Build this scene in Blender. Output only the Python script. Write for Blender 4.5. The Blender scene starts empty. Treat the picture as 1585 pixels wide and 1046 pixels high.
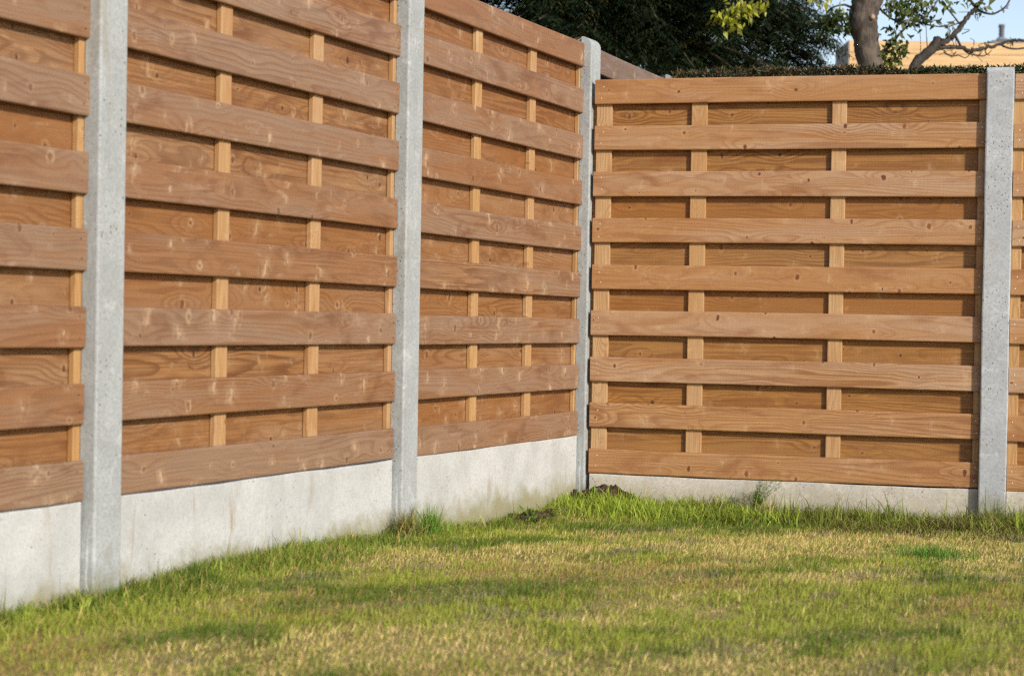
import bpy, bmesh, math, random
import numpy as np
from mathutils import Vector, Matrix

scene = bpy.context.scene
R_ = math.radians
rng = np.random.default_rng(7)
random.seed(7)

# ------------------------------------------------------------------ camera
IW, IH, FPX = 1585.0, 1046.0, 2823.55
CAM = np.array([3.0805, -7.7981, 0.5484])
YAW, PITCH, ROLL = -0.4133, -0.0131, 0.0168
_f = np.array([math.sin(YAW) * math.cos(PITCH), math.cos(YAW) * math.cos(PITCH), math.sin(PITCH)])
_r0 = np.array([math.cos(YAW), -math.sin(YAW), 0.0])
_u0 = np.cross(_r0, _f)
CR = math.cos(ROLL) * _r0 + math.sin(ROLL) * _u0
CU = -math.sin(ROLL) * _r0 + math.cos(ROLL) * _u0
cam_d = bpy.data.cameras.new("camera")
cam = bpy.data.objects.new("camera", cam_d)
scene.collection.objects.link(cam)
cam.matrix_world = Matrix(((CR[0], CU[0], -_f[0], CAM[0]), (CR[1], CU[1], -_f[1], CAM[1]),
                           (CR[2], CU[2], -_f[2], CAM[2]), (0, 0, 0, 1)))
cam_d.sensor_width = 36.0
cam_d.lens = 36.0 * FPX / IW
cam_d.clip_start, cam_d.clip_end = 0.1, 3000
cam_d.dof.use_dof = True
cam_d.dof.focus_distance = 8.2
cam_d.dof.aperture_fstop = 4.5
scene.camera = cam

def at(px, py, depth):
    """world point seen at photo pixel (px, py), `depth` metres along the view axis"""
    return CAM + depth * (_f + (px - IW / 2) / FPX * CR + (IH / 2 - py) / FPX * CU)

# ------------------------------------------------------------------ light
SUN_EL, SUN_AZ = R_(25.5), R_(-31)            # azimuth counted from +X
sd = np.array([math.cos(SUN_AZ) * math.cos(SUN_EL), math.sin(SUN_AZ) * math.cos(SUN_EL), math.sin(SUN_EL)])
world = bpy.data.worlds.new("World"); scene.world = world; world.use_nodes = True
nt = world.node_tree; nt.nodes.clear()
sky = nt.nodes.new("ShaderNodeTexSky"); sky.sky_type = 'NISHITA'; sky.sun_disc = False
sky.sun_elevation = SUN_EL; sky.sun_rotation = R_(90) - SUN_AZ
sky.air_density = 1.0; sky.dust_density = 0.5; sky.ozone_density = 1.0
bg = nt.nodes.new("ShaderNodeBackground"); bg.inputs[1].default_value = 0.14
wo = nt.nodes.new("ShaderNodeOutputWorld")
tn = nt.nodes.new('ShaderNodeMix'); tn.data_type = 'RGBA'; tn.blend_type = 'MULTIPLY'; tn.inputs[0].default_value = 1.0; tn.inputs[7].default_value = (1.12, 1.0, .98, 1)
nt.links.new(sky.outputs[0], tn.inputs[6]); nt.links.new(tn.outputs[2], bg.inputs[0]); nt.links.new(bg.outputs[0], wo.inputs[0])
sl = bpy.data.lights.new("sun", 'SUN'); sl.energy = 3.9; sl.angle = R_(3.0); sl.color = (1.0, 0.945, 0.855)
so = bpy.data.objects.new("sun", sl); scene.collection.objects.link(so)
so.rotation_euler = Vector(-sd).to_track_quat('-Z', 'Y').to_euler()
scene.view_settings.view_transform = 'Standard'; scene.view_settings.look = 'None'
scene.view_settings.gamma = 1.0; scene.view_settings.exposure = 0.33
scene.render.engine = 'CYCLES'
scene.cycles.use_denoising = False
scene.cycles.filter_width = 1.4
scene.cycles.max_bounces = 8
scene.cycles.transparent_max_bounces = 8

# ------------------------------------------------------------------ helpers
C = scene.collection
def tag(o, label=None, cat=None, group=None, kind=None):
    if label: o["label"] = label
    if cat: o["category"] = cat
    if group: o["group"] = group
    if kind: o["kind"] = kind
    return o
def empty(name, loc, rot=(0, 0, 0)):
    o = bpy.data.objects.new(name, None); o.empty_display_size = 0.1
    o.location = loc; o.rotation_euler = rot; C.objects.link(o); return o
def obj(name, verts, faces, mat, parent=None, smooth=False, colors=None, loc=None, rot=None):
    """link one mesh object; faces: list of tuples or an (n,k) array"""
    me = bpy.data.meshes.new(name)
    verts = np.asarray(verts, dtype=np.float32)
    if isinstance(faces, np.ndarray):
        n, k = faces.shape
        me.vertices.add(len(verts)); me.vertices.foreach_set("co", verts.ravel())
        me.loops.add(n * k); me.loops.foreach_set("vertex_index", faces.astype(np.int32).ravel())
        me.polygons.add(n)
        me.polygons.foreach_set("loop_start", np.arange(0, n * k, k, dtype=np.int32))
        me.polygons.foreach_set("loop_total", np.full(n, k, dtype=np.int32))
        me.update(calc_edges=True); me.validate()
    else:
        me.from_pydata(verts.tolist(), [], [tuple(f) for f in faces]); me.update()
    if smooth:
        me.polygons.foreach_set("use_smooth", [True] * len(me.polygons))
    if colors is not None:
        a = me.color_attributes.new("tint", 'FLOAT_COLOR', 'POINT')
        c = np.ones((len(verts), 4), dtype=np.float32); c[:, :3] = colors
        a.data.foreach_set("color", c.ravel())
    if mat: me.materials.append(mat)
    o = bpy.data.objects.new(name, me); C.objects.link(o)
    if loc is not None: o.location = loc
    if rot is not None: o.rotation_euler = rot
    if parent: o.parent = parent
    return o

def vnoise(x, y, seed=0):
    """smooth 2-D value noise, 0..1"""
    def hsh(i, j):
        n = (i * 374761393 + j * 668265263 + seed * 144665) & 0x7fffffff
        n = ((n ^ (n >> 13)) * 1274126177) & 0x7fffffff
        return ((n ^ (n >> 16)) & 0xffff) / 65535.0
    xi = np.floor(x).astype(np.int64); yi = np.floor(y).astype(np.int64)
    fx = x - xi; fy = y - yi
    fx = fx * fx * (3 - 2 * fx); fy = fy * fy * (3 - 2 * fy)
    a = hsh(xi, yi); b = hsh(xi + 1, yi); c = hsh(xi, yi + 1); d = hsh(xi + 1, yi + 1)
    return (a * (1 - fx) + b * fx) * (1 - fy) + (c * (1 - fx) + d * fx) * fy
def fbm(x, y, seed=0, n=3):
    t = 0; w = 0; a = 1.0
    for k in range(n):
        t = t + a * vnoise(x * 2 ** k, y * 2 ** k, seed + 17 * k); w += a; a *= 0.5
    return t / w
def sstep(a, b, x):
    t = np.clip((x - a) / (b - a), 0, 1); return t * t * (3 - 2 * t)

def extrude(profile, stations, fn=None):
    """closed profile (k,2) swept along stations; returns verts with (station, p0, p1) and faces incl. caps"""
    k = len(profile); V = []
    for i, s in enumerate(stations):
        for (a, b) in profile:
            V.append(fn(s, a, b) if fn else (s, a, b))
    F = []
    for i in range(len(stations) - 1):
        for j in range(k):
            j2 = (j + 1) % k
            F.append((i * k + j, i * k + j2, (i + 1) * k + j2, (i + 1) * k + j))
    F.append(tuple(range(k))[::-1]); m = (len(stations) - 1) * k
    F.append(tuple(m + j for j in range(k)))
    return V, F
def round_rect(a0, a1, b0, b1, r, seg=2):
    pts = []
    for (ca, cb, s0) in ((a1 - r, b1 - r, 0), (a0 + r, b1 - r, 90), (a0 + r, b0 + r, 180), (a1 - r, b0 + r, 270)):
        for i in range(seg + 1):
            t = R_(s0 + 90 * i / seg); pts.append((ca + r * math.cos(t), cb + r * math.sin(t)))
    return pts
def fix_normals(o):
    bm = bmesh.new(); bm.from_mesh(o.data)
    bmesh.ops.recalc_face_normals(bm, faces=bm.faces); bm.to_mesh(o.data); bm.free(); return o
def tube(pts, radii, n=8, bump=0.0, seed=0):
    """tapered limb through pts; returns verts, faces"""
    pts = [np.asarray(p, float) for p in pts]; V = []; F = []
    rr = np.random.default_rng(seed); up = np.array([0.31, 0.2, 0.93]); prev = None
    for i, p in enumerate(pts):
        d = pts[min(i + 1, len(pts) - 1)] - pts[max(i - 1, 0)]; d = d / (np.linalg.norm(d) + 1e-9)
        if prev is None:
            a = np.cross(d, up if abs(d @ up) < .95 else np.array([1., 0, 0])); a /= np.linalg.norm(a)
        else:
            a = prev - d * (prev @ d); a /= np.linalg.norm(a)
        prev = a; b = np.cross(d, a)
        for j in range(n):
            t = 2 * math.pi * j / n; r = radii[i] * (1 + bump * rr.normal())
            V.append(p + r * (math.cos(t) * a + math.sin(t) * b))
    for i in range(len(pts) - 1):
        for j in range(n):
            j2 = (j + 1) % n; F.append((i * n + j, i * n + j2, (i + 1) * n + j2, (i + 1) * n + j))
    F.append(tuple(range(n))[::-1]); m = (len(pts) - 1) * n; F.append(tuple(m + j for j in range(n)))
    return V, F
class Bag:
    def __init__(s): s.V = []; s.F = []
    def add(s, vf):
        o = len(s.V); s.V += list(vf[0]); s.F += [tuple(o + i for i in f) for f in vf[1]]; return s
    def box(s, x0, x1, y0, y1, z0, z1):
        v = [(x, y, z) for z in (z0, z1) for (x, y) in ((x0, y0), (x1, y0), (x1, y1), (x0, y1))]
        return s.add((v, [(3, 2, 1, 0), (4, 5, 6, 7), (0, 1, 5, 4), (1, 2, 6, 5), (2, 3, 7, 6), (3, 0, 4, 7)]))
def smooth_path(pts, k=5):
    """Catmull-Rom through points"""
    P = [np.asarray(p, float) for p in pts]; P = [2 * P[0] - P[1]] + P + [2 * P[-1] - P[-2]]; out = []
    for i in range(1, len(P) - 2):
        for j in range(k):
            t = j / k
            out.append(.5 * ((2 * P[i]) + (-P[i - 1] + P[i + 1]) * t + (2 * P[i - 1] - 5 * P[i] + 4 * P[i + 1] - P[i + 2]) * t * t
                             + (-P[i - 1] + 3 * P[i] - 3 * P[i + 1] + P[i + 2]) * t ** 3))
    out.append(P[-2]); return out

# ------------------------------------------------------------------ materials
class NT:
    def __init__(s, name):
        s.m = bpy.data.materials.new(name); s.m.use_nodes = True; s.t = s.m.node_tree; s.t.nodes.clear()
        s.out = s.n("ShaderNodeOutputMaterial"); s.b = s.n("ShaderNodeBsdfPrincipled")
        s.l(s.b.outputs[0], s.out.inputs[0])
    def n(s, t, **k):
        x = s.t.nodes.new(t)
        for a, v in k.items(): setattr(x, a, v)
        return x
    def l(s, a, b): s.t.links.new(a, b)
    def val(s, sock, v):
        if isinstance(v, (int, float)): sock.default_value = v
        elif isinstance(v, tuple): sock.default_value = v if len(v) == len(sock.default_value) else (v + (1.0,))
        else: s.l(v, sock)
    def math(s, op, a, b=0.0, c=0.0, clamp=False):
        x = s.n("ShaderNodeMath", operation=op, use_clamp=clamp)
        s.val(x.inputs[0], a); s.val(x.inputs[1], b)
        if op in ('MULTIPLY_ADD', 'SMOOTH_MIN', 'COMPARE', 'WRAP'): s.val(x.inputs[2], c)
        return x.outputs[0]
    def vmath(s, op, a, b):
        x = s.n("ShaderNodeVectorMath", operation=op); s.val(x.inputs[0], a); s.val(x.inputs[1], b)
        return x.outputs['Value'] if op in ('LENGTH', 'DISTANCE', 'DOT_PRODUCT') else x.outputs[0]
    def ramp(s, v, lo, hi, a=0.0, b=1.0, smooth=True):
        x = s.n("ShaderNodeMapRange", interpolation_type='SMOOTHSTEP' if smooth else 'LINEAR')
        s.val(x.inputs['Value'], v); s.val(x.inputs['From Min'], lo); s.val(x.inputs['From Max'], hi)
        s.val(x.inputs['To Min'], a); s.val(x.inputs['To Max'], b); return x.outputs[0]
    def mix(s, f, a, b, mode='MIX'):
        x = s.n("ShaderNodeMix", data_type='RGBA', blend_type=mode)
        s.val(x.inputs[0], f); s.val(x.inputs[6], a); s.val(x.inputs[7], b); return x.outputs[2]
    def noise(s, vec, scale=1.0, detail=2.0, rough=0.5, dist=0.0):
        x = s.n("ShaderNodeTexNoise"); s.val(x.inputs['Vector'], vec); s.val(x.inputs['Scale'], scale)
        x.inputs['Detail'].default_value = detail; x.inputs['Roughness'].default_value = rough
        x.inputs['Distortion'].default_value = dist; return x.outputs[0]
    def vor(s, vec, scale=1.0, dims='3D'):
        x = s.n("ShaderNodeTexVoronoi", voronoi_dimensions=dims); s.val(x.inputs['Vector'], vec); s.val(x.inputs['Scale'], scale)
        return x
    def bump(s, h, strength, dist):
        x = s.n("ShaderNodeBump"); s.val(x.inputs['Height'], h); x.inputs['Strength'].default_value = strength
        x.inputs['Distance'].default_value = dist; s.l(x.outputs[0], s.b.inputs['Normal'])
    def objcoord(s): return s.n("ShaderNodeTexCoord").outputs['Object']
    def rand(s): return s.n("ShaderNodeObjectInfo").outputs['Random']
    def xyz(s, v):
        x = s.n("ShaderNodeSeparateXYZ"); s.l(v, x.inputs[0]); return x.outputs
    def comb(s, x, y, z):
        c = s.n("ShaderNodeCombineXYZ"); s.val(c.inputs[0], x); s.val(c.inputs[1], y); s.val(c.inputs[2], z); return c.outputs[0]

def wood(name, early, late, grey, grey_amt, knot_dark, pale_amt, vertical=False, rough=0.5, swirl=1.0):
    """sawn, pressure-treated softwood: growth rings, knots, pale branch streaks, weathered film"""
    n = NT(name)
    X, Y, Z = n.xyz(n.objcoord()); rnd = n.rand()
    if vertical: X, Z = Z, X
    rx = n.math('MULTIPLY', rnd, 57.0); rz = n.math('MULTIPLY', rnd, 191.0)
    x = n.math('ADD', X, rx); z = n.math('ADD', n.math('ADD', Z, rz), n.math('MULTIPLY', Y, 0.6))
    # knots
    sx, sz = 4.2, 11.0
    v = n.vor(n.comb(n.math('MULTIPLY', x, sx), n.math('MULTIPLY', z, sz), 0.0), 1.0, '2D')
    px, py, _ = n.xyz(v.outputs['Position']); cr, cg, cb = n.xyz(v.outputs['Color'])
    dx = n.math('DIVIDE', n.math('SUBTRACT', n.math('MULTIPLY', x, sx), px), sx)
    dz = n.math('DIVIDE', n.math('SUBTRACT', n.math('MULTIPLY', z, sz), py), sz)
    wob = n.noise(n.comb(n.math('MULTIPLY', x, 60.0), n.math('MULTIPLY', z, 60.0), rz), 1.0, 2.0)
    kd = n.math('SQRT', n.math('ADD', n.math('POWER', dx, 2.0), n.math('POWER', n.math('MULTIPLY', dz, n.math('MULTIPLY_ADD', cb, .7, .45)), 2.0)))
    kd = n.math('ADD', kd, n.math('MULTIPLY', n.math('SUBTRACT', wob, .5), .014))
    kr = n.ramp(cr, 0.35, 1.0, 0.002, 0.0125, smooth=False)
    has = n.math('GREATER_THAN', cr, 0.35)
    ed = n.math('SQRT', n.math('ADD', n.math('POWER', n.math('MULTIPLY', dx, 0.42), 2.0), n.math('POWER', dz, 2.0)))
    warp = n.math('MULTIPLY', n.ramp(ed, 0.0, 0.055, 1.0, 0.0), n.math('MULTIPLY', has, n.math('MULTIPLY_ADD', cr, 4.2 * swirl, -.9 * swirl)))
    # growth rings
    big = n.noise(n.comb(n.math('MULTIPLY', x, 0.9), n.math('MULTIPLY', z, 9.0), rz), 1.0, 1.0, .4)
    ph = n.math('ADD', n.math('ADD', n.math('MULTIPLY', big, 13.0 * (.35 + .65 * swirl)), n.math('MULTIPLY', z, 26.0 + 50.0 * (1 - swirl))), warp)
    ph = n.math('ADD', ph, n.math('MULTIPLY', n.noise(n.comb(n.math('MULTIPLY', x, 5.0), n.math('MULTIPLY', z, 60.0), rx), 1.0, 2.0), .5))
    fr = n.math('FRACT', ph)
    ring = n.math('MULTIPLY', n.ramp(fr, 0.35, 0.86), n.ramp(fr, 1.0, 0.88))
    amp = n.ramp(n.noise(n.comb(n.math('MULTIPLY', x, 1.3), n.math('MULTIPLY', z, 5.0), rx), 1.0, 2.0), .3, .7, .25, .95)
    ring = n.math('MULTIPLY', ring, amp)
    fib = n.noise(n.comb(n.math('MULTIPLY', x, 7.0), n.math('MULTIPLY', Y, 300.0), n.math('MULTIPLY', z, 420.0)), 1.0, 3.0, .6)
    col = n.mix(n.math('MULTIPLY', ring, .95 * (.45 + .55 * swirl)), early + (1,), late + (1,))
    col = n.mix(n.ramp(fib, .3, .75, 0.0, .30), col, tuple(c * .55 for c in late) + (1,))
    st1 = n.noise(n.comb(n.math('MULTIPLY', x, 2.2), n.math('MULTIPLY', Y, 40.0), n.math('MULTIPLY', z, 150.0)), 1.0, 3.0, .65)
    st2 = n.noise(n.comb(n.math('MULTIPLY', x, 1.1), rx, n.math('MULTIPLY', z, 48.0)), 1.0, 3.0, .6, .4)
    col = n.mix(n.ramp(st1, .36, .70, 0.0, .62), col, tuple(c * .62 for c in late) + (1,))
    col = n.mix(n.ramp(st2, .48, .72, 0.0, .50), col, (late[0] * 1.25, late[1] * 1.05, late[2] * .9, 1))
    # whole-board tone, and slow tone drift along the board
    tone = n.math('ADD', n.math('MULTIPLY', rnd, .72), n.math('MULTIPLY', n.noise(n.comb(n.math('MULTIPLY', x, 2.2), n.math('MULTIPLY', z, 6.0), rx), 1.0, 3.0), .5))
    col = n.mix(n.ramp(tone, .15, 1.0, .0, .9), col, (early[0] * .70, early[1] * .60, early[2] * .50, 1))
    # silvery weathering film
    wn = n.noise(n.comb(n.math('MULTIPLY', x, 1.7), n.math('MULTIPLY', z, 12.0), rx), 1.0, 4.0, .6)
    wn = n.math('ADD', wn, n.math('MULTIPLY', n.math('SUBTRACT', n.math('FRACT', n.math('MULTIPLY', rnd, 7.31)), .5), .35))
    col = n.mix(n.ramp(wn, .35, .72, .08 * grey_amt, grey_amt), col, grey + (1,))
    col = n.mix(n.math('MULTIPLY', ring, .55 * (.3 + .7 * swirl)), col, (late[0] * 1.15, late[1] * 1.1, late[2] * 1.1, 1))
    # pale streaks where branches cross the board
    v2 = n.vor(n.comb(n.math('MULTIPLY', n.math('ADD', x, 3.7), 6.0), n.math('MULTIPLY', z, 8.0), 0.0), 1.0, '2D')
    qx, qy, _ = n.xyz(v2.outputs['Position']); er, eg, eb = n.xyz(v2.outputs['Color'])
    ex = n.math('DIVIDE', n.math('SUBTRACT', n.math('MULTIPLY', n.math('ADD', x, 3.7), 6.0), qx), 6.0)
    ez = n.math('DIVIDE', n.math('SUBTRACT', n.math('MULTIPLY', z, 8.0), qy), 8.0)
    ex = n.math('ADD', ex, n.math('MULTIPLY', ez, n.math('MULTIPLY_ADD', eg, .7, -.35)))
    ex = n.math('ADD', ex, n.math('MULTIPLY', n.math('SUBTRACT', wob, .5), .030))
    wid = n.math('MULTIPLY_ADD', eb, .016, .006)
    st = n.math('MULTIPLY', n.ramp(n.math('ABSOLUTE', ex), 0.0, wid, 1.0, 0.0),
                n.ramp(n.math('ABSOLUTE', ez), .008, n.math('MULTIPLY_ADD', eb, .045, .012), 1.0, 0.0))
    brk = n.ramp(n.noise(n.comb(n.math('MULTIPLY', x, 55.0), n.math('MULTIPLY', z, 40.0), rx), 1.0, 2.0), .34, .60)
    soft = n.math('MULTIPLY', n.ramp(n.math('ABSOLUTE', ex), 0.0, n.math('MULTIPLY', wid, 3.2), .38, 0.0), n.ramp(n.math('ABSOLUTE', ez), .0, n.math('MULTIPLY_ADD', eb, .05, .02), 1.0, 0.0))
    st = n.math('MULTIPLY', n.math('MULTIPLY', n.math('MAXIMUM', n.math('MULTIPLY', st, .8), soft), brk), n.ramp(er, .15, .7, 0.0, pale_amt))
    halo = n.math('MULTIPLY', n.math('MULTIPLY', n.ramp(kd, kr, n.math('ADD', kr, .013), 1.0, 0.0), n.math('MULTIPLY', has, n.math('MULTIPLY_ADD', brk, .8, .2))), n.math('MULTIPLY_ADD', cg, pale_amt * .5, .03))
    pale = (early[0] * .5 + .36, early[1] * .5 + .30, early[2] * .5 + .20, 1)
    col = n.mix(n.math('MAXIMUM', st, halo), col, pale)
    # rubbed, rain-bleached smears drawn out along the board
    sm = n.noise(n.comb(n.math('MULTIPLY', x, 5.0), n.math('MULTIPLY', z, 26.0), n.math('ADD', rx, 31.0)), 1.0, 4.0, .62, .8)
    col = n.mix(n.math('MULTIPLY', n.ramp(sm, .56, .74), n.ramp(brk, 0.0, 1.0, .25 * pale_amt, .62 * pale_amt)), col, (grey[0] * 1.5, grey[1] * 1.5, grey[2] * 1.5, 1))
    # damp, darker blotches
    dm = n.noise(n.comb(n.math('MULTIPLY', x, 3.3), n.math('MULTIPLY', z, 9.0), n.math('ADD', rz, 11.0)), 1.0, 3.0, .6, .5)
    col = n.mix(n.ramp(dm, .52, .74, 0.0, .65), col, (late[0] * 1.1, late[1] * 1.0, late[2] * 1.0, 1))
    kin = n.math('MULTIPLY', n.ramp(kd, n.math('MULTIPLY', kr, .55), kr, 1.0, 0.0), has)
    kc = n.mix(n.ramp(cg, .35, .75), (late[0] * .55, late[1] * .38, late[2] * .32, 1), (late[0] * 1.0, late[1] * .75, late[2] * .55, 1))
    col = n.mix(n.math('MULTIPLY', kin, knot_dark), col, kc)
    n.l(col, n.b.inputs['Base Color'])
    n.val(n.b.inputs['Roughness'], n.ramp(fib, .3, .7, rough - .07, rough + .12))
    n.b.inputs['Specular IOR Level'].default_value = .42
    saw = n.noise(n.comb(n.math('MULTIPLY', x, 260.0), rz, n.math('MULTIPLY', z, 6.0)), 1.0, 1.0)
    n.bump(n.math('ADD', n.math('ADD', n.math('MULTIPLY', fib, 1.0), n.math('MULTIPLY', ring, .5)), n.math('ADD', n.math('MULTIPLY', saw, .35), n.math('MULTIPLY', st1, .8))), .7, .0014)
    return n.m

def concrete(name, base, pits, streak, green, mott=1.0):
    n = NT(name); co = n.objcoord(); X, Y, Z = n.xyz(co); rnd = n.math('MULTIPLY', n.rand(), 61.0)
    p = n.vmath('ADD', co, n.comb(rnd, rnd, 0.0))
    a = n.noise(p, 5.0, 5.0, .6); b = n.noise(p, 90.0, 3.0, .6); c = n.noise(p, 420.0, 2.0, .6)
    col = n.mix(n.ramp(a, .3, .7), tuple(v * .84 for v in base) + (1,), tuple(min(1, v * 1.06) for v in base) + (1,))
    col = n.mix(n.ramp(b, .38, .66, 0.0, .42 * (.4 + .6 * mott)), col, tuple(v * .55 for v in base) + (1,))
    col = n.mix(n.ramp(c, .42, .66, 0.0, .45 * (.4 + .6 * mott)), col, tuple(v * .5 for v in base) + (1,))
    # air-bubble pits
    v = n.vor(p, 75.0); cr, cg, cb = n.xyz(v.outputs['Color'])
    pit = n.math('MULTIPLY', n.ramp(v.outputs['Distance'], .10, n.math('MULTIPLY_ADD', cg, .25, .14), 1.0, 0.0), n.ramp(cr, 1.0 - pits, 1.0 - pits * .6))
    pit = n.math('MULTIPLY', pit, n.ramp(n.noise(p, 7.0, 2.0), .4, .62))
    col = n.mix(n.math('MULTIPLY', pit, .8), col, (.07, .065, .055, 1))
    bl = n.noise(p, 14.0, 5.0, .7, .6)
    col = n.mix(n.ramp(bl, .54, .70, 0.0, .55 * mott), col, (base[0] * .66, base[1] * .62, base[2] * .54, 1))
    col = n.mix(n.ramp(bl, .44, .32, 0.0, .5 * mott), col, tuple(min(1, v * 1.22) for v in base) + (1,))
    # vertical run marks and damp brown-green foot
    s = n.noise(n.comb(n.math('MULTIPLY', n.math('ADD', n.math('ADD', X, Y), rnd), 11.0), 0.0, n.math('MULTIPLY', Z, 1.6)), 1.0, 5.0, .6, .5)
    col = n.mix(n.ramp(s, .58, .72, 0.0, streak), col, (base[0] * .62, base[1] * .50, base[2] * .36, 1))
    s2 = n.noise(n.comb(n.math('MULTIPLY', n.math('ADD', n.math('ADD', X, Y), rnd), 70.0), 3.0, n.math('MULTIPLY', Z, 2.0)), 1.0, 3.0, .6)
    col = n.mix(n.ramp(s2, .6, .75, 0.0, streak * .7), col, tuple(v * .6 for v in base) + (1,))
    wz = n.xyz(n.n("ShaderNodeNewGeometry").outputs['Position'])[2]
    foot = n.ramp(n.math('ADD', wz, n.math('MULTIPLY', n.noise(p, 9.0, 5.0, .65), .22)), -.16, -.05, 1.0, 0.0)
    col = n.mix(n.math('MULTIPLY', foot, green), col, (base[0] * .50, base[1] * .46, base[2] * .27, 1))
    n.l(col, n.b.inputs['Base Color']); n.b.inputs['Roughness'].default_value = .82
    n.b.inputs['Specular IOR Level'].default_value = .3
    n.bump(n.math('SUBTRACT', n.math('ADD', n.math('MULTIPLY', b, .7), n.math('MULTIPLY', c, .4)), n.math('MULTIPLY', pit, 1.5)), .5, .0018)
    return n.m

def leafmat(name, rough=.55, transl=.35, spec=.3, mult=1.0):
    n = NT(name)
    a = n.n("ShaderNodeVertexColor"); a.layer_name = "tint"
    n.l(a.outputs[0], n.b.inputs['Base Color']); n.b.inputs['Roughness'].default_value = rough
    n.b.inputs['Specular IOR Level'].default_value = spec
    tr = n.n("ShaderNodeBsdfTranslucent"); n.l(n.mix(1.0, a.outputs[0], (1.15, 1.2, .7, 1), 'MULTIPLY'), tr.inputs[0])
    ms = n.n("ShaderNodeMixShader"); ms.inputs[0].default_value = transl
    n.l(n.b.outputs[0], ms.inputs[1]); n.l(tr.outputs[0], ms.inputs[2]); n.l(ms.outputs[0], n.out.inputs[0])
    return n.m
def bark(name, c0, c1, scale=1.0):
    n = NT(name); co = n.objcoord(); X, Y, Z = n.xyz(co)
    q = n.comb(n.math('MULTIPLY', X, 22.0 * scale), n.math('MULTIPLY', Y, 22.0 * scale), n.math('MULTIPLY', Z, 9.0 * scale))
    a = n.noise(q, 1.0, 5.0, .65, .6); b = n.noise(co, 4.0 * scale, 3.0)
    col = n.mix(n.ramp(a, .35, .68), c0 + (1,), c1 + (1,))
    col = n.mix(n.ramp(b, .5, .7, 0.0, .5), col, (c1[0] * 1.1, c1[1] * 1.15, c1[2] * .95, 1))
    n.l(col, n.b.inputs['Base Color']); n.b.inputs['Roughness'].default_value = .85
    n.bump(a, .9, .012 / scale); return n.m
def plain(name, c, rough=.6, metal=0.0, nscale=20.0, var=.3):
    n = NT(name); a = n.noise(n.objcoord(), nscale, 4.0, .6)
    col = n.mix(n.ramp(a, .3, .7), tuple(v * (1 - var) for v in c) + (1,), tuple(min(1, v * (1 + var * .5)) for v in c) + (1,))
    n.l(col, n.b.inputs['Base Color']); n.b.inputs['Roughness'].default_value = rough; n.b.inputs['Metallic'].default_value = metal
    n.bump(a, .3, .004); return n.m

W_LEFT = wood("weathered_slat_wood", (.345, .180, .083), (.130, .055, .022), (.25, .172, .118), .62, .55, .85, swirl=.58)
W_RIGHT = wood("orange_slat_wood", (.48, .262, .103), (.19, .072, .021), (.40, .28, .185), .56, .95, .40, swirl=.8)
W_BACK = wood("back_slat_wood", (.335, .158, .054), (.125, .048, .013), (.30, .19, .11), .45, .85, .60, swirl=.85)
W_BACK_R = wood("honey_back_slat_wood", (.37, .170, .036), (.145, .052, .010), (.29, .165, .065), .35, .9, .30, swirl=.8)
W_BATT = wood("batten_wood", (.54, .335, .138), (.31, .16, .055), (.43, .30, .19), .35, .6, .35, vertical=True)
W_FAR = wood("grey_slat_wood", (.24, .16, .115), (.14, .085, .06), (.24, .195, .17), .9, .4, .7)
CONC = concrete("post_concrete", (.39, .41, .405), .40, .45, .8)
CONC_R = concrete("pitted_post_concrete", (.42, .44, .45), .75, .25, .6)
BOARD = concrete("board_concrete", (.50, .505, .485), .26, .9, .95, .35)
BOARD_R = concrete("stained_board_concrete", (.56, .525, .465), .5, .7, .4)
GRASS = leafmat("grass_blade", .6, .24, .2)
LEAF = leafmat("tree_leaf", .45, .4, .4)
NEEDLE = leafmat("conifer_needle", .5, .2, .35)
NAIL_D = plain("rusty_nail", (.07, .05, .04), .6, .2, 200)
NAIL = plain("nail_steel", (.62, .60, .56), .45, .3, 200)

# ------------------------------------------------------------------ ground
def ground_z(x, y):
    x = np.asarray(x, float); y = np.asarray(y, float)
    near = np.exp(-((x - 0.0) ** 2 + (y + .1) ** 2) / .10)
    g = -.257 - .076 * sstep(-2.6, -.35, y) + .018 * (fbm(x * 1.3 + 40, y * 1.3 + 9, 3) - .5) + .014 * (fbm(x * 5, y * 5, 5, 2) - .5)
    return g + .035 * near
AR = 0.1538
RD = np.array([math.cos(AR), math.sin(AR)]); RN = np.array([math.sin(AR), -math.cos(AR)])
def r_local(x, y):       # distance along the right fence, distance in front of it
    return x * RD[0] + (y + .0064) * RD[1], x * RN[0] + (y + .0064) * RN[1]

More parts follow.
